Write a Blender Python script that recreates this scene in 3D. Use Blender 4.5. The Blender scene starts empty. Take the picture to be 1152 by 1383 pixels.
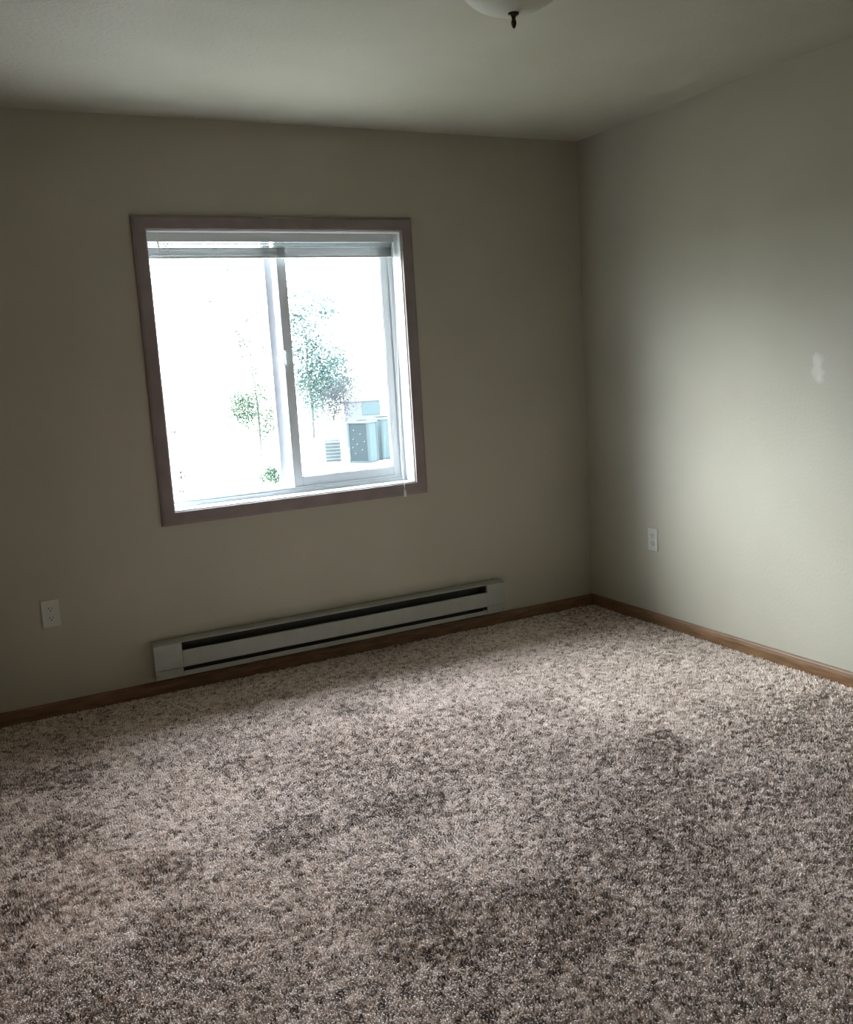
import bpy, bmesh, math, random
import numpy as np
from mathutils import Vector, Matrix, Euler

# ------------------------------------------------------------------ camera, sky, light, exposure
S = bpy.context.scene
C = S.collection
rnd = random.Random(7)

cam_d = bpy.data.cameras.new('camera')
cam = bpy.data.objects.new('camera', cam_d)
C.objects.link(cam)
cam.matrix_world = Matrix.Translation((-3.1002, -4.146, 1.385)) @ Euler((1.4134447, 0.0605869, -0.4806037)).to_matrix().to_4x4()
cam_d.sensor_fit = 'HORIZONTAL'
cam_d.sensor_width = 36
cam_d.lens = 1289.8 / 1152 * 36
cam_d.clip_start = 0.02
cam_d.clip_end = 500
S.camera = cam

SKY = 25.0            # luminance at the horizon; an overcast dome grows brighter towards the zenith
world = bpy.data.worlds.new('overcast_sky')
S.world = world
world.use_nodes = True
wn, wl = world.node_tree.nodes, world.node_tree.links
bg = wn['Background']
bg.inputs['Color'].default_value = (0.95, 0.97, 1.13, 1)
wtc = wn.new('ShaderNodeTexCoord'); wsep = wn.new('ShaderNodeSeparateXYZ')
wmr = wn.new('ShaderNodeMapRange')
wl.new(wtc.outputs['Generated'], wsep.inputs['Vector']); wl.new(wsep.outputs['Z'], wmr.inputs['Value'])
wmr.inputs['From Min'].default_value = 0; wmr.inputs['From Max'].default_value = 1
wmr.inputs['To Min'].default_value = SKY; wmr.inputs['To Max'].default_value = SKY * 3
wl.new(wmr.outputs['Result'], bg.inputs['Strength'])

sun_d = bpy.data.lights.new('sun', 'SUN')
sun = bpy.data.objects.new('sun', sun_d)
C.objects.link(sun)
sun_d.energy = 9.0
sun_d.angle = math.radians(36)
sun_d.color = (1.0, 0.99, 0.96)
sun.rotation_euler = Vector((0.95, -0.76, -0.56)).to_track_quat('-Z', 'Y').to_euler()

por_d = bpy.data.lights.new('window_portal', 'AREA')
por = bpy.data.objects.new('window_portal', por_d)
C.objects.link(por)
por_d.shape = 'RECTANGLE'
por_d.size, por_d.size_y = 1.19, 1.20
por_d.cycles.is_portal = True
por.location = (-1.626, 0.20, 1.396)
por.rotation_euler = (-math.pi / 2, 0, 0)

S.view_settings.view_transform = 'Standard'
S.view_settings.look = 'None'
S.view_settings.exposure = 0.0
S.view_settings.gamma = 1.0
S.view_settings.use_curve_mapping = False
S.cycles.max_bounces = 12
S.cycles.diffuse_bounces = 8
S.cycles.transparent_max_bounces = 16
S.cycles.caustics_reflective = False
S.cycles.caustics_refractive = False
S.cycles.sample_clamp_indirect = 8.0
S.cycles.use_denoising = True

# ------------------------------------------------------------------ helpers
def new_mat(name, color, rough=0.6, metal=0.0, spec=0.3):
    m = bpy.data.materials.new(name)
    m.use_nodes = True
    b = m.node_tree.nodes['Principled BSDF']
    b.inputs['Base Color'].default_value = (*color, 1)
    b.inputs['Roughness'].default_value = rough
    b.inputs['Metallic'].default_value = metal
    b.inputs['Specular IOR Level'].default_value = spec
    return m

def add_noise(m, c1, c2, scale=40, bump=0.0, bscale=None, stretch=(1, 1, 1), detail=3, dist=0.002, lo=.3, hi=.7):
    """object-space noise between two colours, and a fine relief"""
    nt = m.node_tree; n, l = nt.nodes, nt.links
    b = n['Principled BSDF']
    tc = n.new('ShaderNodeTexCoord'); mp = n.new('ShaderNodeMapping')
    mp.inputs['Scale'].default_value = stretch
    l.new(tc.outputs['Object'], mp.inputs['Vector'])
    nz = n.new('ShaderNodeTexNoise'); nz.inputs['Scale'].default_value = scale; nz.inputs['Detail'].default_value = detail
    l.new(mp.outputs['Vector'], nz.inputs['Vector'])
    r = n.new('ShaderNodeValToRGB')
    r.color_ramp.elements[0].position = lo; r.color_ramp.elements[1].position = hi
    r.color_ramp.elements[0].color = (*c1, 1); r.color_ramp.elements[1].color = (*c2, 1)
    l.new(nz.outputs['Fac'], r.inputs['Fac']); l.new(r.outputs['Color'], b.inputs['Base Color'])
    if bump:
        n2 = n.new('ShaderNodeTexNoise'); n2.inputs['Scale'].default_value = bscale or scale; n2.inputs['Detail'].default_value = 2
        l.new(mp.outputs['Vector'], n2.inputs['Vector'])
        bp = n.new('ShaderNodeBump'); bp.inputs['Strength'].default_value = bump; bp.inputs['Distance'].default_value = dist
        l.new(n2.outputs['Fac'], bp.inputs['Height']); l.new(bp.outputs['Normal'], b.inputs['Normal'])
    return r

def obj(name, bm, mat, parent=None, kind=None, smooth=False, loc=None):
    me = bpy.data.meshes.new(name)
    bm.normal_update()
    bm.to_mesh(me); bm.free()
    if smooth:
        for p in me.polygons: p.use_smooth = True
    o = bpy.data.objects.new(name, me)
    if mat: me.materials.append(mat)
    C.objects.link(o)
    if parent: o.parent = parent
    if kind: o['kind'] = kind
    if loc: o.location = loc
    return o

def tag(o, label, cat, group=None):
    o['label'] = label; o['category'] = cat
    if group: o['group'] = group
    return o

def thing(name, label, cat, loc, rotz=0.0, group=None):
    o = bpy.data.objects.new(name, None)
    o.empty_display_size = 0.05
    C.objects.link(o)
    o.location = loc; o.rotation_euler = (0, 0, rotz)
    return tag(o, label, cat, group)

def bx(bm, x0, x1, y0, y1, z0, z1, bev=0.0, seg=2):
    r = bmesh.ops.create_cube(bm, size=1.0)
    vs = r['verts']
    bmesh.ops.scale(bm, vec=(x1 - x0, y1 - y0, z1 - z0), verts=vs)
    bmesh.ops.translate(bm, vec=((x0 + x1) / 2, (y0 + y1) / 2, (z0 + z1) / 2), verts=vs)
    if bev:
        es = list({e for v in vs for e in v.link_edges})
        bmesh.ops.bevel(bm, geom=es, offset=bev, segments=seg, affect='EDGES', profile=0.5)
    return bm

def box(*a, **k):
    return bx(bmesh.new(), *a, **k)

def tube(bm, pts, rads, seg=8, cap=True):
    """a round tube through pts with a radius at each"""
    rings = []
    for i, p in enumerate(pts):
        p = Vector(p)
        a = Vector(pts[max(i - 1, 0)]); b = Vector(pts[min(i + 1, len(pts) - 1)])
        d = (b - a).normalized()
        u = d.orthogonal().normalized() if i == 0 else (rings_u - d * rings_u.dot(d)).normalized()
        rings_u = u
        w = d.cross(u)
        r = rads[i] if hasattr(rads, '__len__') else rads
        rings.append([bm.verts.new(p + (u * math.cos(t) + w * math.sin(t)) * r)
                      for t in [2 * math.pi * k / seg for k in range(seg)]])
    for a, b in zip(rings, rings[1:]):
        for k in range(seg):
            bm.faces.new((a[k], a[(k + 1) % seg], b[(k + 1) % seg], b[k]))
    if cap:
        bm.faces.new(list(reversed(rings[0]))); bm.faces.new(rings[-1])
    return bm

def lathe(bm, prof, seg=48, axis='Z'):
    """profile of (radius, height) pairs turned about the axis"""
    rings = []
    for r, h in prof:
        if r < 1e-6:
            rings.append([bm.verts.new((0, 0, h))])
        else:
            rings.append([bm.verts.new((r * math.cos(2 * math.pi * k / seg), r * math.sin(2 * math.pi * k / seg), h)) for k in range(seg)])
    for a, b in zip(rings, rings[1:]):
        for k in range(seg):
            k2 = (k + 1) % seg
            if len(a) == 1 and len(b) == 1: continue
            if len(a) == 1: bm.faces.new((a[0], b[k2], b[k]))
            elif len(b) == 1: bm.faces.new((a[k], a[k2], b[0]))
            else: bm.faces.new((a[k], a[k2], b[k2], b[k]))
    return bm

def extrude_profile(prof, p0, p1, out, mit0=0.0, mit1=0.0, up=None):
    """sweep a closed (out, up) profile from p0 to p1; mit = how far each unit of 'up' (or out) shifts the end"""
    bm = bmesh.new()
    p0, p1, out = Vector(p0), Vector(p1), Vector(out)
    up = Vector(up) if up else Vector((0, 0, 1))
    d = (p1 - p0).normalized()
    a = [bm.verts.new(p0 + out * o + up * u + d * (mit0 * u)) for o, u in prof]
    b = [bm.verts.new(p1 + out * o + up * u - d * (mit1 * u)) for o, u in prof]
    n = len(prof)
    for k in range(n):
        bm.faces.new((a[k], a[(k + 1) % n], b[(k + 1) % n], b[k]))
    bm.faces.new(list(reversed(a))); bm.faces.new(b)
    bmesh.ops.recalc_face_normals(bm, faces=bm.faces[:])
    return bm

# ------------------------------------------------------------------ materials
def wall_mat(name, stain=None):
    m = new_mat(name, (.62, .60, .51), rough=.75, spec=.2)
    r = add_noise(m, (.395, .374, .300), (.425, .404, .330), scale=2.2, bump=.22, bscale=75, dist=.003)
    nt = m.node_tree; n, l = nt.nodes, nt.links
    b = n['Principled BSDF']
    if stain:
        geo = n.new('ShaderNodeNewGeometry'); sep = n.new('ShaderNodeSeparateXYZ')
        nz = n.new('ShaderNodeTexNoise'); nz.inputs['Scale'].default_value = stain['nscale']; nz.inputs['Detail'].default_value = 3
        l.new(geo.outputs['Position'], nz.inputs['Vector'])
        l.new(geo.outputs['Position'], sep.inputs['Vector'])
        def term(axis, c, h):
            s = n.new('ShaderNodeMath'); s.operation = 'SUBTRACT'; l.new(sep.outputs[axis], s.inputs[0]); s.inputs[1].default_value = c
            d = n.new('ShaderNodeMath'); d.operation = 'DIVIDE'; l.new(s.outputs[0], d.inputs[0]); d.inputs[1].default_value = h
            p = n.new('ShaderNodeMath'); p.operation = 'POWER'; 
            ab = n.new('ShaderNodeMath'); ab.operation = 'ABSOLUTE'; l.new(d.outputs[0], ab.inputs[0])
            l.new(ab.outputs[0], p.inputs[0]); p.inputs[1].default_value = stain['pow'].get(axis, 2)
            return p
        t1, t2 = [term(*t) for t in stain['terms']]
        add = n.new('ShaderNodeMath'); l.new(t1.outputs[0], add.inputs[0]); l.new(t2.outputs[0], add.inputs[1])
        ma = n.new('ShaderNodeMath'); ma.operation = 'MULTIPLY_ADD'
        l.new(nz.outputs['Fac'], ma.inputs[0]); ma.inputs[1].default_value = stain['namp']; l.new(add.outputs[0], ma.inputs[2])
        mr = n.new('ShaderNodeMapRange'); l.new(ma.outputs[0], mr.inputs['Value'])
        mr.inputs['From Min'].default_value = stain['lo']; mr.inputs['From Max'].default_value = stain['hi']
        mr.inputs['To Min'].default_value = stain['amt']; mr.inputs['To Max'].default_value = 0
        mx = n.new('ShaderNodeMix'); mx.data_type = 'RGBA'
        l.new(mr.outputs['Result'], mx.inputs['Factor']); l.new(r.outputs['Color'], mx.inputs['A'])
        mx.inputs['B'].default_value = (*stain['col'], 1)
        l.new(mx.outputs['Result'], b.inputs['Base Color'])
    return m

M_wall = wall_mat('wall_paint')
M_wall_back = wall_mat('wall_paint_dusty', dict(nscale=9, terms=(('X', -1.45, .90), ('Z', .255, .045)), pow={'X': 8, 'Z': 2},
                       namp=1.4, lo=.5, hi=1.9, amt=.38, col=(.24, .22, .16)))
M_wall_right = wall_mat('wall_paint_patched', dict(nscale=17, terms=(('Y', -1.503, .030), ('Z', 1.262, .050)), pow={},
                        namp=5.5, lo=2.9, hi=4.2, amt=.30, col=(.80, .79, .73)))
M_ceil = new_mat('ceiling_paint', (.66, .65, .58), rough=.85, spec=.1)
add_noise(M_ceil, (.42, .405, .33), (.45, .435, .36), scale=3, bump=.5, bscale=60, dist=.004)
M_oak = new_mat('oak_stained', (.24, .14, .075), rough=.45, spec=.35)
add_noise(M_oak, (.12, .062, .030), (.23, .13, .065), scale=9, stretch=(1, 1, 9), bump=.15, bscale=30, dist=.001, detail=6)
M_oak2 = new_mat('oak_stained_side', (.24, .14, .075), rough=.45, spec=.35)
add_noise(M_oak2, (.12, .062, .030), (.23, .13, .065), scale=9, stretch=(9, .8, 9), bump=.15, bscale=30, dist=.001, detail=6)
M_case = new_mat('casing_brown', (.30, .24, .22), rough=.5, spec=.3)
add_noise(M_case, (.21, .172, .165), (.26, .215, .21), scale=10, stretch=(1, 1, 1), bump=.12, bscale=90, dist=.001, detail=5)
M_liner_ext = new_mat('added_eave_paint', (.55, .54, .50), rough=.7)
M_liner = new_mat('window_liner_white', (.80, .82, .82), rough=.45)
M_vinyl = new_mat('white_vinyl', (.74, .78, .82), rough=.35, spec=.4)
M_blind = new_mat('blind_aluminium', (.60, .63, .62), rough=.4, spec=.4)
M_cord = new_mat('white_cord', (.75, .75, .70), rough=.8)
M_heater = new_mat('heater_enamel', (.60, .62, .57), rough=.4, spec=.4)
add_noise(M_heater, (.31, .32, .28), (.35, .36, .315), scale=14)
M_dark = new_mat('heater_inside', (.055, .055, .05), rough=.6)
M_fin = new_mat('heater_fin_metal', (.20, .20, .19), rough=.45, metal=.6)
M_plate = new_mat('outlet_plastic', (.51, .525, .465), rough=.35, spec=.4)
M_slot = new_mat('outlet_slot_dark', (.02, .02, .02), rough=.8)
M_screw = new_mat('screw_painted', (.55, .55, .52), rough=.4, metal=.3)
M_dome = new_mat('frosted_glass', (.42, .42, .34), rough=.6, spec=.2)
M_dome.node_tree.nodes['Principled BSDF'].inputs['Subsurface Weight'].default_value = .15
M_bronze = new_mat('dark_bronze', (.045, .035, .025), rough=.28, metal=.8)
M_sub = new_mat('carpet_backing', (.17, .145, .13), rough=.95, spec=.05)
add_noise(M_sub, (.13, .11, .10), (.20, .17, .155), scale=160)

def glass_mat(name, tint):
    m = bpy.data.materials.new(name); m.use_nodes = True
    n, l = m.node_tree.nodes, m.node_tree.links
    n.clear()
    out = n.new('ShaderNodeOutputMaterial'); mix = n.new('ShaderNodeMixShader')
    lw = n.new('ShaderNodeLayerWeight'); lw.inputs['Blend'].default_value = .5      # Schlick: the same from either side
    pw = n.new('ShaderNodeMath'); pw.operation = 'POWER'; l.new(lw.outputs['Facing'], pw.inputs[0]); pw.inputs[1].default_value = 5
    fr = n.new('ShaderNodeMapRange'); l.new(pw.outputs[0], fr.inputs['Value'])
    fr.inputs['To Min'].default_value = .04; fr.inputs['To Max'].default_value = 1
    tr = n.new('ShaderNodeBsdfTransparent'); tr.inputs['Color'].default_value = (*tint, 1)
    gl = n.new('ShaderNodeBsdfGlossy'); gl.inputs['Roughness'].default_value = .01
    l.new(fr.outputs[0], mix.inputs[0]); l.new(tr.outputs[0], mix.inputs[1]); l.new(gl.outputs[0], mix.inputs[2])
    l.new(mix.outputs[0], out.inputs['Surface'])
    return m
M_glass = glass_mat('window_glass', (.93, .97, .96))

# ------------------------------------------------------------------ room shell
XL, XR, YB, YF, ZC = -3.38, 0.0, 0.0, -4.90, 2.44
WX0, WX1, WZ0, WZ1 = -2.214, -1.038, 0.803, 1.990      # clear opening
T = 0.20                                              # wall thickness

obj('floor', box(XL - T, XR + T, YF - T, YB + T, -0.12, 0.0), M_sub, kind='structure')
obj('ceiling', box(XL - T, XR + T, YF - T, YB + T, ZC, ZC + 0.15), M_ceil, kind='structure')
obj('wall_right', box(XR, XR + T, YF - T, YB, 0, ZC), M_wall_right, kind='structure')
obj('wall_left', box(XL - T, XL, YF - T, YB, 0, ZC), M_wall, kind='structure')
obj('wall_front', box(XL, XR, YF - T, YF, 0, ZC), M_wall, kind='structure')

# unseen oak doors and trim, added on two walls to cut bounce light
for i, (y0, y1, xo) in enumerate(((-2.95, -2.02, .045), (-2.06, -1.13, .012), (-1.17, -.24, .045))):
    obj('added_door_%d' % (i + 1), box(XL + xo - .01, XL + xo + .025, y0, y1, .03, 2.05, bev=.003), M_oak2, kind='structure')
obj('added_trim', box(XL, XL + .085, -2.97, -.22, 2.05, 2.13, bev=.003), M_oak2, kind='structure')
obj('added_door_4', box(-2.95, -2.10, YF, YF + .04, .03, 2.05, bev=.003), M_oak, kind='structure')

def holed_wall():
    bm = bmesh.new()
    xs = [XL - T, WX0, WX1, XR + T]; zs = [0, WZ0, WZ1, ZC]
    vf = {}; 
    for s, y in enumerate((YB, YB + T)):
        for i, x in enumerate(xs):
            for j, z in enumerate(zs):
                vf[s, i, j] = bm.verts.new((x, y, z))
    for i in range(3):
        for j in range(3):
            if i == 1 and j == 1: continue
            bm.faces.new([vf[0, a, b] for a, b in ((i, j), (i + 1, j), (i + 1, j + 1), (i, j + 1))])
            bm.faces.new([vf[1, a, b] for a, b in ((i, j + 1), (i + 1, j + 1), (i + 1, j), (i, j))])
    def rim(path):
        for a, b in zip(path, path[1:] + path[:1]):
            bm.faces.new((vf[0, *a], vf[0, *b], vf[1, *b], vf[1, *a]))
    rim([(1, 1), (2, 1), (2, 2), (1, 2)])
    rim([(0, 0), (0, 1), (0, 2), (0, 3), (1, 3), (2, 3), (3, 3), (3, 2), (3, 1), (3, 0), (2, 0), (1, 0)])
    bmesh.ops.recalc_face_normals(bm, faces=bm.faces[:])
    return bm
obj('wall_back', holed_wall(), M_wall_back, kind='structure')

# unseen eave, added to shade the floor strip below the window
obj('added_eave', box(XL - T, XR + T, YB + T, YB + T + .58, 2.46, 2.62, bev=.01), M_liner_ext, kind='structure')

# baseboards: oak with a rounded, stepped top
BB = [(0, 0), (.012, 0), (.012, .048), (.0105, .054), (.0085, .056), (.0085, .060), (.006, .066), (.002, .070), (0, .070)]
obj('baseboard_back', extrude_profile(BB, (XL, 0, 0), (XR, 0, 0), (0, -1, 0)), M_oak, kind='structure')
obj('baseboard_right', extrude_profile(BB, (0, -.012, 0), (0, YF, 0), (-1, 0, 0)), M_oak2, kind='structure')
obj('baseboard_left', extrude_profile(BB, (XL, YF, 0), (XL, -.012, 0), (1, 0, 0)), M_oak2, kind='structure')

# ------------------------------------------------------------------ window
win = bpy.data.objects.new('window_1', None); C.objects.link(win)
win['kind'] = 'structure'
win.location = ((WX0 + WX1) / 2, 0, WZ0)
def wobj(name, bm, mat, parent=win, **k):
    o = obj(name, bm, mat, parent, **k)
    if parent is win:
        o.matrix_parent_inverse = Matrix.Translation(win.location).inverted()
    return o
# casing: four mitred boards, each profile (out from the wall, across the board outwards)
CW = .057
CP = [(0, 0), (.014, 0), (.016, .004), (.016, CW - .012), (.013, CW - .004), (.010, CW), (0, CW)]
sides = [((WX0, 0, WZ0), (WX1, 0, WZ0), (0, 0, -1)), ((WX1, 0, WZ0), (WX1, 0, WZ1), (1, 0, 0)),
         ((WX1, 0, WZ1), (WX0, 0, WZ1), (0, 0, 1)), ((WX0, 0, WZ1), (WX0, 0, WZ0), (-1, 0, 0))]
for a, b, up in sides:
    wobj('casing', extrude_profile(CP, a, b, (0, -1, 0), mit0=-1, mit1=-1, up=up), M_case)
# white liner boards of the reveal
LT = .006
FY = .092
wobj('sill_board', box(WX0, WX1, -.002, FY, WZ0, WZ0 + LT, bev=.001), M_liner)
wobj('head_liner', box(WX0, WX1, -.002, FY, WZ1 - LT, WZ1, bev=.001), M_liner)
for x in (WX0, WX1 - LT):
    wobj('jamb_liner', box(x, x + LT, -.002, FY, WZ0 + LT, WZ1 - LT, bev=.001), M_liner)
# vinyl main frame
F0, F1 = FY, .185
fw = .026
def frame_bm(x0, x1, z0, z1, y0, y1, l, r, b, t, bev=.002):
    bm = bmesh.new()
    bx(bm, x0, x0 + l, y0, y1, z0, z1, bev=bev)
    bx(bm, x1 - r, x1, y0, y1, z0, z1, bev=bev)
    bx(bm, x0 + l, x1 - r, y0, y1, z0, z0 + b, bev=bev)
    bx(bm, x0 + l, x1 - r, y0, y1, z1 - t, z1, bev=bev)
    return bm
wobj('window_frame', frame_bm(WX0, WX1, WZ0, WZ1, F0, F1, fw, fw, .024, fw), M_vinyl)
# low track lips on the frame's sill
tr = bmesh.new()
bx(tr, WX0 + fw, WX1 - fw, .098, .102, WZ0 + .024, WZ0 + .034, bev=.001)
bx(tr, WX0 + fw, WX1 - fw, .137, .141, WZ0 + .024, WZ0 + .036, bev=.001)
wobj('sash_track', tr, M_vinyl)
# fixed sash (left, farther out)
XM = -1.622
fx = wobj('fixed_sash', frame_bm(WX0 + fw, XM - .010, WZ0 + .024, WZ1 - fw, .144, .172, .008, .036, .012, .010), M_vinyl)
wobj('pane', box(WX0 + fw + .006, XM - .044, .156, .160, WZ0 + .034, WZ1 - fw - .008), M_glass, fx)
# sliding sash (right, nearer the room)
sx0, sx1, sz0, sz1 = XM, WX1 - fw, WZ0 + .027, WZ1 - fw - .003
sl = wobj('sliding_sash', frame_bm(sx0, sx1, sz0, sz1, .105, .134, .046, .038, .048, .042, bev=.003), M_vinyl)
wobj('pane', box(sx0 + .040, sx1 - .036, .117, .121, sz0 + .046, sz1 - .040), M_glass, sl)
# glazing bead round the sliding pane
wobj('glazing_bead', frame_bm(sx0 + .040, sx1 - .036, sz0 + .046, sz1 - .040, .109, .117, .006, .006, .006, .006, bev=.0015), M_vinyl, sl)
# sash latch on the meeting stile: base with a curved lever
lt = bmesh.new()
lz = 1.432
bx(lt, sx0 - .006, sx0 + .016, .095, .105, lz - .030, lz + .030, bev=.003)
tube(lt, [(sx0 + .006, .097, lz + .036), (sx0 + .004, .086, lz + .020), (sx0 + .003, .080, lz), (sx0 + .004, .084, lz - .024)], [.005, .006, .006, .004], seg=8)
wobj('latch', lt, M_vinyl, sl, smooth=False)

# ------------------------------------------------------------------ raised mini blind inside the opening
bl = thing('mini_blind', 'raised white mini blind gathered at the top of the window opening', 'blind', ((WX0 + WX1) / 2, .058, WZ1 - LT))
bw = .575
bxc0, bxc1 = WX0 + LT + .004 - bl.location.x, WX1 - LT - .012 - bl.location.x
hr = bmesh.new()
bx(hr, bxc0, bxc1, -.013, .013, -.036, -.0005, bev=.002)
obj('headrail', hr, M_blind, bl)
cap = [obj('end_cap', box(x0, x1, -.0135, .0135, -.037, -.0004, bev=.001), M_vinyl, bl) for x0, x1 in ((bxc0 - .002, bxc0 + .001), (bxc1 - .001, bxc1 + .002))]
slat_me = None
zs = [-.0430, -.0450, -.0520, -.0535] + [-.0590 - .0019 * k for k in range(20)]
for k, z in enumerate(zs):
    if slat_me is None:
        bm = bmesh.new()
        prof = [(-.0125, -.0012), (-.006, .0004), (0, .0010), (.006, .0004), (.0125, -.0012)]
        rows = [[bm.verts.new((x, y, zz + o)) for (y, zz) in prof] for x in (bxc0 + .004, bxc1 - .004) for o in (0.0, -.0004)]
        a, a2, b, b2 = rows
        for i in range(4):
            bm.faces.new((a[i], b[i], b[i + 1], a[i + 1])); bm.faces.new((a2[i + 1], b2[i + 1], b2[i], a2[i]))
        bm.faces.new((a[0], a2[0], b2[0], b[0])); bm.faces.new((a[4], b[4], b2[4], a2[4]))
        so = obj('slat', bm, M_blind, bl, smooth=True)
        slat_me = so.data
    else:
        so = so.copy(); C.objects.link(so)
    so.location = (rnd.uniform(-.001, .001), rnd.uniform(-.0012, .0012), z)
    so.rotation_euler = ((.20 if k < 4 else 0) + rnd.uniform(-.03, .03), rnd.uniform(-.0006, .0006), 0)
zb = zs[-1] - .0022
obj('bottom_rail', box(bxc0 + .003, bxc1 - .003, -.012, .012, zb - .009, zb, bev=.003), M_blind, bl)
for x in (bxc0 + .085, (bxc0 + bxc1) / 2 - .01, bxc1 - .130):
    bm = bmesh.new()
    for y in (-.0145, .0145):
        pts = [(x + .004 * math.sin(i * 1.7), y + (-.004 if y < 0 else .004) * math.sin(math.pi * i / 8) ** 2, -.036 + (zb + .030) * i / 8) for i in range(9)]
        tube(bm, pts, .0011, seg=5)
    obj('ladder_cord', bm, M_cord, bl)
# tilt wand lies short at the left end; lift cord runs down the right jamb and hangs over the casing
bm = bmesh.new()
wx = bxc0 + .045
tube(bm, [(wx, -.017, -.020), (wx, -.020, -.034), (wx + .002, -.021, -.052), (wx + .006, -.021, -.100)], [.002, .0025, .0035, .0035], seg=6)
obj('tilt_wand', bm, M_cord, bl)
bm = bmesh.new()
ox, oy, oz = bl.location
def loc(p): return (p[0] - ox, p[1] - oy, p[2] - oz)
cp = [loc(p) for p in ((-1.066, .042, 1.955), (-1.064, .036, 1.90), (-1.072, .034, 1.5), (-1.086, .030, 1.1), (-1.096, .022, .90), (-1.106, -.010, .822), (-1.110, -.0215, .806), (-1.112, -.024, .775))]
tube(bm, cp, .0013, seg=6)
co = obj('lift_cord', bm, M_cord, bl)
bm = bmesh.new()
lathe(bm, [(0, 0), (.0035, -.001), (.0045, -.008), (.006, -.016), (.0075, -.030), (.0075, -.034), (0, -.035)], seg=14)
obj('tassel', bm, M_cord, bl, smooth=True, loc=Vector(cp[-1]) + Vector((0, -.002, .002)))

# ------------------------------------------------------------------ baseboard heater
hx0, hx1, hz0, hz1, hd = -2.376, -.597, .087, .250, .064
ht = thing('baseboard_heater', 'long off-white electric baseboard heater on the wall under the window', 'heater', ((hx0 + hx1) / 2, 0, hz0))
ox = ht.location.x
X = lambda x: x - ox
Z = lambda z: z - hz0
obj('back_plate', box(X(hx0 + .004), X(hx1 - .004), -.003, 0, Z(hz0), Z(hz1)), M_dark, ht)
e0, e1 = hx0 + .122, hx1 - .106       # inner edges of the two end boxes
def side_prof(bm, x0, x1, prof):
    a = [bm.verts.new((x0, y, z)) for y, z in prof]; b = [bm.verts.new((x1, y, z)) for y, z in prof]
    n = len(prof)
    for k in range(n): bm.faces.new((a[k], a[(k + 1) % n], b[(k + 1) % n], b[k]))
    bm.faces.new(list(reversed(a))); bm.faces.new(b)
    bmesh.ops.recalc_face_normals(bm, faces=bm.faces[:])
    return bm
# end boxes: upper cover standing proud, lower wiring box slightly set back
def end_box(x0, x1):
    bm = bmesh.new()
    side_prof(bm, X(x0), X(x1), [(0, Z(hz1)), (-.050, Z(hz1 - .004)), (-hd, Z(hz1 - .010)), (-hd, Z(.132)), (-.056, Z(.128)), (0, Z(.128))])
    es = [e for e in bm.edges if abs(e.verts[0].co.x - e.verts[1].co.x) < 1e-6]
    bmesh.ops.bevel(bm, geom=es, offset=.0015, segments=2, affect='EDGES')
    o = obj('end_cover', bm, M_heater, ht)
    obj('end_base', box(X(x0 + .002), X(x1), -.056, 0, Z(hz0), Z(.1275), bev=.002), M_heater, ht)
    bm = bmesh.new()
    lathe(bm, [(.0035, 0), (.0035, .0012), (.002, .002), (0, .002)], seg=10)
    bmesh.ops.rotate(bm, verts=bm.verts[:], cent=(0, 0, 0), matrix=Matrix.Rotation(math.pi / 2, 3, 'X'))
    obj('screw', bm, M_fin, ht, loc=(X(x0 + .010 if x0 == hx0 else x1 - .012), -.056, Z(.104)))
end_box(hx0, e0); end_box(e1, hx1)
# top sheet bending down a little over the grille slot
bm = bmesh.new()
side_prof(bm, X(e0), X(e1), [(0, Z(hz1)), (-.050, Z(hz1 - .004)), (-.058, Z(hz1 - .010)), (-.0565, Z(hz1 - .011)), (-.049, Z(hz1 - .0056)), (0, Z(hz1 - .002))])
obj('top_panel', bm, M_heater, ht)
# front panel, with rolled edges
bm = bmesh.new()
side_prof(bm, X(e0 + .001), X(e1 - .001), [(-hd + .010, Z(.204)), (-hd + .002, Z(.203)), (-hd, Z(.200)), (-hd, Z(.133)), (-hd + .003, Z(.129)), (-hd + .010, Z(.128)),
                              (-hd + .010, Z(.130)), (-hd + .004, Z(.131)), (-hd + .002, Z(.135)), (-hd + .002, Z(.199)), (-hd + .004, Z(.2015)), (-hd + .010, Z(.202))])
obj('front_panel', bm, M_heater, ht)
# bottom deflector lip
bm = bmesh.new()
side_prof(bm, X(e0 + .001), X(e1 - .001), [(0, Z(hz0)), (-.052, Z(hz0)), (-.056, Z(hz0 + .003)), (-.056, Z(.108)), (-.0545, Z(.110)), (-.0540, Z(hz0 + .004)), (-.051, Z(hz0 + .002)), (0, Z(hz0 + .002))])
obj('bottom_panel', bm, M_heater, ht)
# dark inner end plates beside the end boxes
for x0, x1 in ((e0, e0 + .003), (e1 - .003, e1)):
    obj('inner_plate', box(X(x0), X(x1), -.052, -.003, Z(.112), Z(.238)), M_dark, ht)
# finned element inside
bm = bmesh.new()
tube(bm, [(X(e0), -.030, Z(.158)), (X(e1), -.030, Z(.158))], .006, seg=10)
el = obj('heating_element', bm, M_fin, ht, smooth=True)
bm = bmesh.new()
nf = 150
for k in range(nf):
    x = X(e0) + .02 + (e1 - e0 - .04) * k / (nf - 1)
    bx(bm, x - .0003, x + .0003, -.050, -.010, Z(.126), Z(.188))
obj('fins', bm, M_fin, el, kind='stuff')

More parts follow.
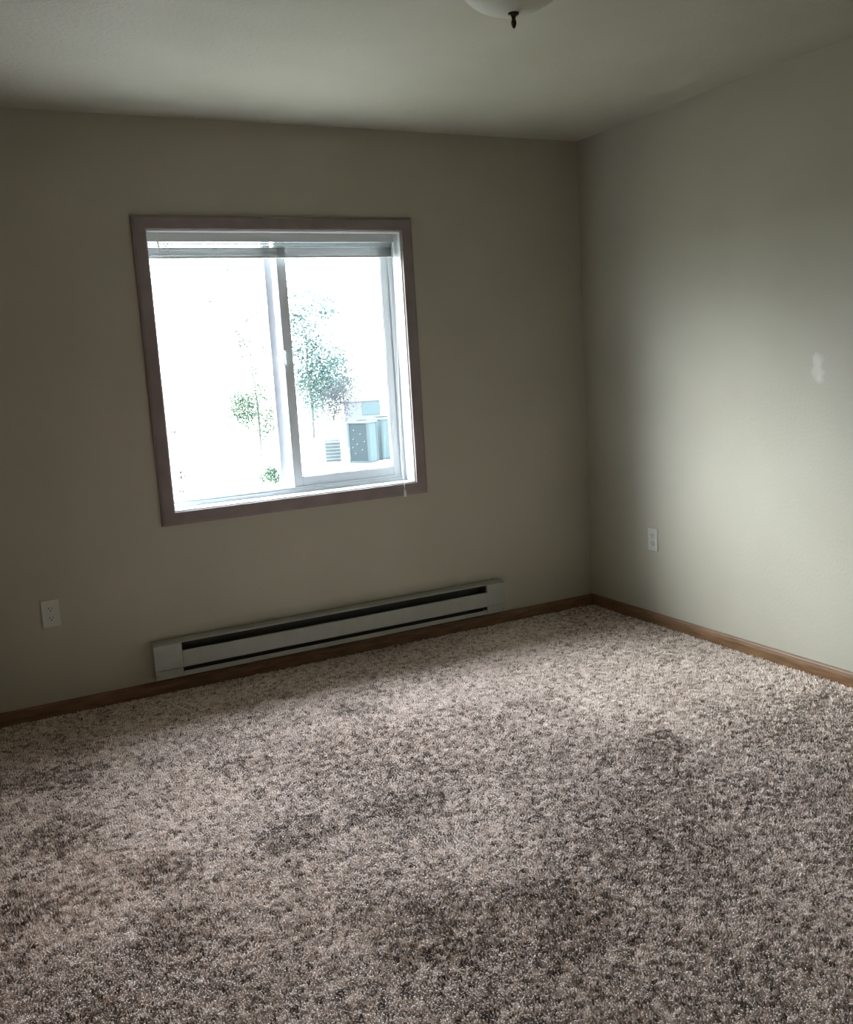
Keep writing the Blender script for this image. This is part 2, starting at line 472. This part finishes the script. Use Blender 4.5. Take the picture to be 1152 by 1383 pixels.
# ------------------------------------------------------------------ wall outlets
def outlet(label, loc, rotz):
    t = thing('wall_outlet', label, 'outlet', loc, rotz, 'duplex outlets')
    bm = bmesh.new()
    bx(bm, -.035, .035, -.0055, 0, -.057, .057, bev=.0028, seg=3)
    obj('cover_plate', bm, M_plate, t)
    for s in (1, -1):
        bm = bmesh.new()
        zc = s * .0195
        ring = []
        for k in range(28):
            a = 2 * math.pi * k / 28
            x = max(-.0135, min(.0135, .0172 * math.cos(a))); z = .0142 * math.sin(a)
            ring.append((x, z))
        a = [bm.verts.new((x, -.0050, zc + z)) for x, z in ring]; b = [bm.verts.new((x * .96, -.0075, zc + z * .96)) for x, z in ring]
        n = len(ring)
        for k in range(n): bm.faces.new((a[k], a[(k + 1) % n], b[(k + 1) % n], b[k]))
        bm.faces.new(b)
        bmesh.ops.recalc_face_normals(bm, faces=bm.faces[:])
        f = obj('receptacle', bm, M_plate, t)
        for x, h in ((-.0064, .0085), (.0064, .0070)):
            obj('blade_slot', box(x - .0013, x + .0013, -.0080, -.0070, zc + .0035 - h / 2, zc + .0035 + h / 2), M_slot, f)
        bm = bmesh.new()
        lathe(bm, [(.0028, .0070), (.0028, .0081), (0, .0081)], seg=14)
        bmesh.ops.rotate(bm, verts=bm.verts[:], cent=(0, 0, 0), matrix=Matrix.Rotation(math.pi / 2, 3, 'X'))
        obj('ground_hole', bm, M_slot, f, loc=(0, 0, zc - .0068))
    bm = bmesh.new()
    lathe(bm, [(.0032, .0050), (.0032, .0062), (.002, .0070), (0, .0071)], seg=14)
    bmesh.ops.rotate(bm, verts=bm.verts[:], cent=(0, 0, 0), matrix=Matrix.Rotation(math.pi / 2, 3, 'X'))
    obj('screw', bm, M_screw, t)
outlet('white duplex outlet in shade, low on the window wall left of the heater', (-2.758, 0, .448), 0)
outlet('white duplex outlet on the right wall at the edge of the bright light', (0, -.513, .443), -math.pi / 2)

# ------------------------------------------------------------------ ceiling light
cl = thing('ceiling_light', 'frosted glass dome ceiling light with dark finial, cut by the top of the photo', 'light', (-1.515, -1.755, ZC))
bm = bmesh.new()
lathe(bm, [(0, 0), (.150, 0), (.154, -.004), (.154, -.008), (.146, -.010), (0, -.010)], seg=48)
obj('canopy', bm, M_bronze, cl, smooth=False)
bm = bmesh.new()
prof = []
for k in range(0, 15):
    a = math.radians(90 * k / 14)
    prof.append((.152 * math.cos(a) if k < 14 else 0.0, -.016 - .098 * math.sin(a) ** 1.0))
lathe(bm, [(.140, -.010), (.149, -.011)] + prof, seg=64)
obj('glass_dome', bm, M_dome, cl, smooth=True)
bm = bmesh.new()
lathe(bm, [(0, -.111), (.015, -.111), (.016, -.114), (.015, -.118), (.009, -.121), (.0055, -.125), (.0055, -.131), (.0075, -.136), (.0075, -.142), (.0045, -.151), (0, -.155)], seg=24)
obj('finial', bm, M_bronze, cl, smooth=True)

# ------------------------------------------------------------------ carpet: real tufts, their lean partly shaping a light falloff
def carpet():
    g = np.random.default_rng(3)
    cx, cy = -3.1, -4.146
    dens = 15000
    x0, x1, y0, y1 = -3.37, -.013, -3.35, -.013
    st = dens ** -.5                                     # jittered rows, as tufted
    gx, gy = np.meshgrid(np.arange(x0, x1, st), np.arange(y0, y1, st))
    px = (gx + g.uniform(-.42, .42, gx.shape) * st).ravel(); py = (gy + g.uniform(-.42, .42, gy.shape) * st).ravel()
    px = np.clip(px, x0, x1); py = np.clip(py, y0, y1)
    keep = (py > -2.15 - .63 * (px + 3.37) - .25)        # nearer ground lies under the frame's bottom edge
    px, py = px[keep], py[keep]; n = len(px)
    def field(ox, oy, sc, octv=3):
        # smooth value noise on a grid, sampled bilinearly
        out = np.zeros(n); amp = 1.0; tot = 0
        for o in range(octv):
            gs = g.normal(0, 1, (96, 96))
            u = (px - x0) * sc + ox; v = (py - y0) * sc + oy
            i = np.floor(u).astype(int) % 95; j = np.floor(v).astype(int) % 95
            fu = u - np.floor(u); fv = v - np.floor(v)
            fu = fu * fu * (3 - 2 * fu); fv = fv * fv * (3 - 2 * fv)
            out += amp * ((gs[i, j] * (1 - fu) + gs[i + 1, j] * fu) * (1 - fv) + (gs[i, j + 1] * (1 - fu) + gs[i + 1, j + 1] * fu) * fv)
            tot += amp; amp *= .55; sc *= 2.1
        return out / tot
    lean_x = field(3, 5, 2.2); lean_y = field(7, 1, 2.2)
    blot = field(11, 4, 1.5, 4)
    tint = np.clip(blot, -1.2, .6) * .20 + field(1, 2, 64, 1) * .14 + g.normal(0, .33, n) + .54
    # pile lean set to mimic light falloff: bright before the window, dimmer all round
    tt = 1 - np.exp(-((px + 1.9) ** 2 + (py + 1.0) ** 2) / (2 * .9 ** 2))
    falloff_lean = .55 - 1.25 * tt
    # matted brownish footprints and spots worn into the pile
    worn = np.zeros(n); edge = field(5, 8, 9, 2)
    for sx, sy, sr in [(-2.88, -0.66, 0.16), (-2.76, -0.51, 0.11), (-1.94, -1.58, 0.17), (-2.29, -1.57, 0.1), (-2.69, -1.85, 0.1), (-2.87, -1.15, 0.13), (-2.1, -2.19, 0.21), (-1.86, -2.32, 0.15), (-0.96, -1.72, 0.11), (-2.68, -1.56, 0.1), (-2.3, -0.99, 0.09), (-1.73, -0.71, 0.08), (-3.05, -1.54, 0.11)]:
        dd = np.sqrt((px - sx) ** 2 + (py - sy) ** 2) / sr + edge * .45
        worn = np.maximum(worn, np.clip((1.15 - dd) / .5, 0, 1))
    falloff_lean = falloff_lean - .30 * worn
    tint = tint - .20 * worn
    rot = np.stack([g.normal(0, .30, n) + .30 * lean_y + falloff_lean, g.normal(0, .30, n) + .28 * lean_x, g.uniform(0, 6.283, n)], 1)
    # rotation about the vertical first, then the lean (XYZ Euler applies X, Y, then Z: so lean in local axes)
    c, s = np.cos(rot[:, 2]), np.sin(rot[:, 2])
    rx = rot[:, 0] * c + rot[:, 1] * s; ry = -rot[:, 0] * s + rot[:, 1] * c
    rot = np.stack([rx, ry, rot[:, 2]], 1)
    me = bpy.data.meshes.new('carpet_pile')
    me.vertices.add(n)
    co = np.stack([px, py, np.full(n, .0005)], 1).astype(np.float32)
    me.vertices.foreach_set('co', co.ravel())
    a = me.attributes.new('tuft_rot', 'FLOAT_VECTOR', 'POINT'); a.data.foreach_set('vector', rot.astype(np.float32).ravel())
    a = me.attributes.new('tuft_size', 'FLOAT', 'POINT'); a.data.foreach_set('value', g.uniform(.8, 1.2, n).astype(np.float32))
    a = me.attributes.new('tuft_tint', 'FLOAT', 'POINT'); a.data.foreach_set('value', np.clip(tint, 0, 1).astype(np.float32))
    o = bpy.data.objects.new('carpet_pile', me); C.objects.link(o)
    o['kind'] = 'stuff'; o['label'] = 'brown and beige flecked cut-pile carpet covering the floor'; o['category'] = 'carpet'

    m = bpy.data.materials.new('carpet_yarn'); m.use_nodes = True
    nn, ll = m.node_tree.nodes, m.node_tree.links
    b = nn['Principled BSDF']; b.inputs['Roughness'].default_value = .5; b.inputs['Specular IOR Level'].default_value = .25
    b.inputs['Sheen Weight'].default_value = .7; b.inputs['Sheen Roughness'].default_value = .3
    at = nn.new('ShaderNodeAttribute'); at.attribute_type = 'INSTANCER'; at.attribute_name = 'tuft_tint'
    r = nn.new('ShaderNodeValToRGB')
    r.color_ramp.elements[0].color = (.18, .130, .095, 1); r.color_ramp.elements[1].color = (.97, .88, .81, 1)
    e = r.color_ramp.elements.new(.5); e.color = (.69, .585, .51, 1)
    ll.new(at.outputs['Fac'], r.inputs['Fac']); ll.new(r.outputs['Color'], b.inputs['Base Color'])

    ng = bpy.data.node_groups.new('carpet_tufts', 'GeometryNodeTree')
    ng.interface.new_socket('Geometry', in_out='INPUT', socket_type='NodeSocketGeometry')
    ng.interface.new_socket('Geometry', in_out='OUTPUT', socket_type='NodeSocketGeometry')
    N, L = ng.nodes, ng.links
    gi = N.new('NodeGroupInput'); go = N.new('NodeGroupOutput')
    join = N.new('GeometryNodeJoinGeometry')
    for k in range(4):
        cn = N.new('GeometryNodeMeshCone')
        cn.fill_type = 'NGON'
        cn.inputs['Vertices'].default_value = 5
        cn.inputs['Side Segments'].default_value = 1
        cn.inputs['Radius Top'].default_value = .0016; cn.inputs['Radius Bottom'].default_value = .0024
        cn.inputs['Depth'].default_value = .0135
        tf = N.new('GeometryNodeTransform')
        a = k * math.pi / 2 + .3
        tf.inputs['Translation'].default_value = (.0017 * math.cos(a), .0017 * math.sin(a), 0)
        tf.inputs['Rotation'].default_value = (-.26 * math.sin(a) * (1 + .3 * k), .26 * math.cos(a) * (1 + .2 * k), 0)
        L.new(cn.outputs['Mesh'], tf.inputs['Geometry']); L.new(tf.outputs['Geometry'], join.inputs['Geometry'])
    sm = N.new('GeometryNodeSetMaterial'); sm.inputs['Material'].default_value = m
    L.new(join.outputs['Geometry'], sm.inputs['Geometry'])
    ip = N.new('GeometryNodeInstanceOnPoints')
    def attr(name, typ):
        q = N.new('GeometryNodeInputNamedAttribute'); q.data_type = typ; q.inputs['Name'].default_value = name
        return q.outputs['Attribute']
    L.new(gi.outputs[0], ip.inputs['Points']); L.new(sm.outputs['Geometry'], ip.inputs['Instance'])
    er = N.new('FunctionNodeEulerToRotation'); L.new(attr('tuft_rot', 'FLOAT_VECTOR'), er.inputs[0])
    L.new(er.outputs[0], ip.inputs['Rotation'])
    L.new(attr('tuft_size', 'FLOAT'), ip.inputs['Scale'])
    L.new(ip.outputs['Instances'], go.inputs[0])
    md = o.modifiers.new('tufts', 'NODES'); md.node_group = ng
    me.materials.append(m)
carpet()

# ------------------------------------------------------------------ outdoors
GZ = -1.0
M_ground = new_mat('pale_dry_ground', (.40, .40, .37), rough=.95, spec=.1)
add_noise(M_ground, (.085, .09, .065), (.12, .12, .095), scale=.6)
bm = bmesh.new()
lathe(bm, [(0, 0), (40, 0), (180, 0), (180, -.5)], seg=48)
gr = obj('ground', bm, M_ground, kind='structure', loc=(0, 30, GZ))

bm = bmesh.new()
bx(bm, -1.3, 16.0, 1.2, 26.0, -.12, .02, bev=.01)
pv = obj('added_pavement', bm, None, kind='structure', loc=(0, 0, GZ))  # pale paving added to bounce more light onto the ceiling's left
M_conc = new_mat('concrete_pad', (.42, .42, .40), rough=.9, spec=.02)
add_noise(M_conc, (.38, .38, .36), (.46, .46, .44), scale=4)
pv.data.materials.append(M_conc)
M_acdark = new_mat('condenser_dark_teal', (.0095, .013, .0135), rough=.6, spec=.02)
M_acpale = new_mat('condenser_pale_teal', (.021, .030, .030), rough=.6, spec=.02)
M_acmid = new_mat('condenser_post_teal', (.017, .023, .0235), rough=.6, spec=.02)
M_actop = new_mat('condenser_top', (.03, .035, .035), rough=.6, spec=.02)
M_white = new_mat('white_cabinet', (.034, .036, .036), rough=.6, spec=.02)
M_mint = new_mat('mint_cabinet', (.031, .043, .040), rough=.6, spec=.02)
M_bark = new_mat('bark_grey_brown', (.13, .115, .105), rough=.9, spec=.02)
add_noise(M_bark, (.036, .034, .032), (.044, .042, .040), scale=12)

def condenser(label, loc, rotz, w, d, h, dark, pale, dots=True):
    t = thing('air_conditioner', label, 'air conditioner', loc, rotz, 'outdoor condensers')
    po = .05
    bm = bmesh.new()
    bx(bm, -w / 2, w / 2, -d / 2, d / 2, 0, .05, bev=.008)
    obj('base_pan', bm, M_acmid, t)
    for sx in (-1, 1):
        for sy in (-1, 1):
            x = sx * (w / 2 - po / 2); y = sy * (d / 2 - po / 2)
            obj('corner_post', box(x - po / 2, x + po / 2, y - po / 2, y + po / 2, .05, h - .05, bev=.008), M_acmid, t)
    obj('coil_panel', box(-w / 2 + .012, -w / 2 + .03, -d / 2 + po, d / 2 - po, .05, h - .05), dark, t)
    obj('service_panel', box(-w / 2 + po, w / 2 - po, -d / 2 + .008, -d / 2 + .03, .05, h - .05, bev=.004), pale, t)
    obj('side_panel', box(w / 2 - .03, w / 2 - .012, -d / 2 + po, d / 2 - po, .05, h - .05), pale, t)
    obj('rear_panel', box(-w / 2 + po, w / 2 - po, d / 2 - .03, d / 2 - .008, .05, h - .05), pale, t)
    bm = bmesh.new()
    bx(bm, -w / 2 - .01, w / 2 + .01, -d / 2 - .01, d / 2 + .01, h - .05, h, bev=.012)
    obj('top_cover', bm, M_actop, t)
    bm = bmesh.new()
    for r in (.06, .12, .18, .24, .30):
        rr = r * w / .75
        tube(bm, [(rr * math.cos(2 * math.pi * k / 20), rr * math.sin(2 * math.pi * k / 20), h + .008) for k in range(21)], .006, seg=5, cap=False)
    obj('fan_grille', bm, M_acdark, t)
    if dots:
        for (u, v) in ((.25, .82), (.62, .72), (.20, .58), (.42, .45), (.15, .36), (.70, .30), (.30, .20), (.85, .52)):
            y = -d / 2 + po + (d - 2 * po) * (1 - u)
            bm = bmesh.new()
            lathe(bm, [(.017, 0), (.017, .012), (0, .014)], seg=10)
            bmesh.ops.rotate(bm, verts=bm.verts[:], cent=(0, 0, 0), matrix=Matrix.Rotation(-math.pi / 2, 3, 'Y'))
            obj('rivet', bm, M_actop, t, loc=(-w / 2 + .012, y, .05 + (h - .1) * v))
    return t
PAD = .13
bm = bmesh.new(); bx(bm, -1.0, 1.6, -.75, 1.1, -.06, PAD, bev=.02)
tag(obj('concrete_pad', bm, M_conc, loc=(5.95, 16.4, GZ)), 'low pale concrete pad under the outdoor air conditioners', 'pad').rotation_euler = (0, 0, -.34)
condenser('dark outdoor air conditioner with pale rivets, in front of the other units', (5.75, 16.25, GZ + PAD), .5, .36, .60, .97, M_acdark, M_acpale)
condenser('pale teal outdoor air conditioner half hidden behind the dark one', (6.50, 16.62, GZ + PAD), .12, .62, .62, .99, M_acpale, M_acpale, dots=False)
def cabinet(name, label, loc, rotz, w, d, h, body, panel):
    t = thing(name, label, 'cabinet', loc, rotz)
    obj('body', box(-w / 2, w / 2, -d / 2, d / 2, 0, h - .04, bev=.01), body, t)
    obj('lid', box(-w / 2 - .02, w / 2 + .02, -d / 2 - .02, d / 2 + .02, h - .04, h, bev=.008), body, t)
    obj('front_panel', box(.0, w / 2 - .02, -d / 2 - .015, -d / 2, h - .42, h - .08, bev=.004), panel, t)
    return t
cabinet('utility_cabinet', 'white utility cabinet with teal panel standing behind the air conditioners', (8.15, 21.7, GZ), -.38, 1.05, .6, 1.36, M_white, M_acpale)
t = thing('vent_box', 'small mint louvred box left of the dark air conditioner', 'vent', (5.36, 17.2, GZ + PAD), -.38)
obj('housing', box(-.19, .19, -.14, .16, 0, .54, bev=.01), M_white, t)
for k in range(6):
    bm = bmesh.new(); bx(bm, -.17, .17, -.018, .018, -.006, .006)
    o = obj('louvre', bm, M_mint, t, loc=(0, -.158, .07 + .08 * k)); o.rotation_euler = (.6, 0, 0)

# trees: trunk and branches, leaves in clumps
def leaf_mat(name, c1, c2):
    m = new_mat(name, c1, rough=.7, spec=0)
    n, l = m.node_tree.nodes, m.node_tree.links
    b = n['Principled BSDF']
    g = n.new('ShaderNodeNewGeometry'); mx = n.new('ShaderNodeMix'); mx.data_type = 'RGBA'
    mx.inputs['A'].default_value = (*c1, 1); mx.inputs['B'].default_value = (*c2, 1)
    l.new(g.outputs['Random Per Island'], mx.inputs['Factor'])
    # thin leaves: half of the light passes through
    n.remove(b)
    df = n.new('ShaderNodeBsdfDiffuse'); tl = n.new('ShaderNodeBsdfTranslucent'); ms = n.new('ShaderNodeMixShader')
    ms.inputs[0].default_value = .5
    l.new(mx.outputs['Result'], df.inputs['Color']); l.new(mx.outputs['Result'], tl.inputs['Color'])
    l.new(df.outputs[0], ms.inputs[1]); l.new(tl.outputs[0], ms.inputs[2])
    l.new(ms.outputs[0], n['Material Output'].inputs['Surface'])
    return m
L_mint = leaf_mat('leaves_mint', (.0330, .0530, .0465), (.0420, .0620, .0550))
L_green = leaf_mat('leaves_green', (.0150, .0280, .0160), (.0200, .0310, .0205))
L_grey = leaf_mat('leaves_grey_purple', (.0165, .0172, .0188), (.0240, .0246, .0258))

def tree(name, label, base, trunk_h, trunk_r, clumps, leaf, mat, lean=(0, 0), group=None, cat='tree'):
    """clumps: (x, y, z, radius, count) round the base in metres"""
    t = thing(name, label, cat, base, 0, group)
    top = Vector((lean[0], lean[1], trunk_h))
    bm = bmesh.new()
    tube(bm, [(0, 0, -.1), top * .35 + Vector((.03, 0, 0)), top * .7 + Vector((-.03, .02, 0)), top], [trunk_r, trunk_r * .8, trunk_r * .6, trunk_r * .35], seg=8)
    obj('trunk', bm, M_bark, t)
    for i, (x, y, z, r, n) in enumerate(clumps):
        c = Vector((x, y, z))
        f = min(.95, max(.3, (z - .3 * abs(x)) / (trunk_h + .01) * .7))
        s = top * f
        mid = (s + c) / 2 + Vector((0, 0, .12 * (c - s).length))
        bm = bmesh.new()
        tube(bm, [s, mid, c], [trunk_r * .3, trunk_r * .2, trunk_r * .08], seg=5)
        obj('branch', bm, M_bark, t)
    vs, fs = [], []
    for (x, y, z, r, n) in clumps:
        for _ in range(int(n * 5)):
            d = Vector((rnd.gauss(0, 1), rnd.gauss(0, 1), rnd.gauss(0, 1))) * (r * .68)
            p = Vector((x, y, z)) + d
            u = Vector((rnd.gauss(0, 1), rnd.gauss(0, 1), rnd.gauss(0, .6))).normalized()
            w = u.orthogonal().normalized(); w.rotate(Matrix.Rotation(rnd.uniform(0, 6.28), 3, u))
            k = leaf * rnd.uniform(.55, 1.0)
            q = u.cross(w)
            i = len(vs)
            vs += [p, p + u * k * .35 + w * k * .28 + q * k * .05, p + u * k, p + u * k * .35 - w * k * .28 + q * k * .05]
            fs += [(i, i + 1, i + 2), (i, i + 2, i + 3)]
    me = bpy.data.meshes.new('foliage'); me.from_pydata([tuple(v) for v in vs], [], fs)
    me.materials.append(mat)
    o = bpy.data.objects.new('foliage', me); C.objects.link(o); o.parent = t; o['kind'] = 'stuff'
    return t

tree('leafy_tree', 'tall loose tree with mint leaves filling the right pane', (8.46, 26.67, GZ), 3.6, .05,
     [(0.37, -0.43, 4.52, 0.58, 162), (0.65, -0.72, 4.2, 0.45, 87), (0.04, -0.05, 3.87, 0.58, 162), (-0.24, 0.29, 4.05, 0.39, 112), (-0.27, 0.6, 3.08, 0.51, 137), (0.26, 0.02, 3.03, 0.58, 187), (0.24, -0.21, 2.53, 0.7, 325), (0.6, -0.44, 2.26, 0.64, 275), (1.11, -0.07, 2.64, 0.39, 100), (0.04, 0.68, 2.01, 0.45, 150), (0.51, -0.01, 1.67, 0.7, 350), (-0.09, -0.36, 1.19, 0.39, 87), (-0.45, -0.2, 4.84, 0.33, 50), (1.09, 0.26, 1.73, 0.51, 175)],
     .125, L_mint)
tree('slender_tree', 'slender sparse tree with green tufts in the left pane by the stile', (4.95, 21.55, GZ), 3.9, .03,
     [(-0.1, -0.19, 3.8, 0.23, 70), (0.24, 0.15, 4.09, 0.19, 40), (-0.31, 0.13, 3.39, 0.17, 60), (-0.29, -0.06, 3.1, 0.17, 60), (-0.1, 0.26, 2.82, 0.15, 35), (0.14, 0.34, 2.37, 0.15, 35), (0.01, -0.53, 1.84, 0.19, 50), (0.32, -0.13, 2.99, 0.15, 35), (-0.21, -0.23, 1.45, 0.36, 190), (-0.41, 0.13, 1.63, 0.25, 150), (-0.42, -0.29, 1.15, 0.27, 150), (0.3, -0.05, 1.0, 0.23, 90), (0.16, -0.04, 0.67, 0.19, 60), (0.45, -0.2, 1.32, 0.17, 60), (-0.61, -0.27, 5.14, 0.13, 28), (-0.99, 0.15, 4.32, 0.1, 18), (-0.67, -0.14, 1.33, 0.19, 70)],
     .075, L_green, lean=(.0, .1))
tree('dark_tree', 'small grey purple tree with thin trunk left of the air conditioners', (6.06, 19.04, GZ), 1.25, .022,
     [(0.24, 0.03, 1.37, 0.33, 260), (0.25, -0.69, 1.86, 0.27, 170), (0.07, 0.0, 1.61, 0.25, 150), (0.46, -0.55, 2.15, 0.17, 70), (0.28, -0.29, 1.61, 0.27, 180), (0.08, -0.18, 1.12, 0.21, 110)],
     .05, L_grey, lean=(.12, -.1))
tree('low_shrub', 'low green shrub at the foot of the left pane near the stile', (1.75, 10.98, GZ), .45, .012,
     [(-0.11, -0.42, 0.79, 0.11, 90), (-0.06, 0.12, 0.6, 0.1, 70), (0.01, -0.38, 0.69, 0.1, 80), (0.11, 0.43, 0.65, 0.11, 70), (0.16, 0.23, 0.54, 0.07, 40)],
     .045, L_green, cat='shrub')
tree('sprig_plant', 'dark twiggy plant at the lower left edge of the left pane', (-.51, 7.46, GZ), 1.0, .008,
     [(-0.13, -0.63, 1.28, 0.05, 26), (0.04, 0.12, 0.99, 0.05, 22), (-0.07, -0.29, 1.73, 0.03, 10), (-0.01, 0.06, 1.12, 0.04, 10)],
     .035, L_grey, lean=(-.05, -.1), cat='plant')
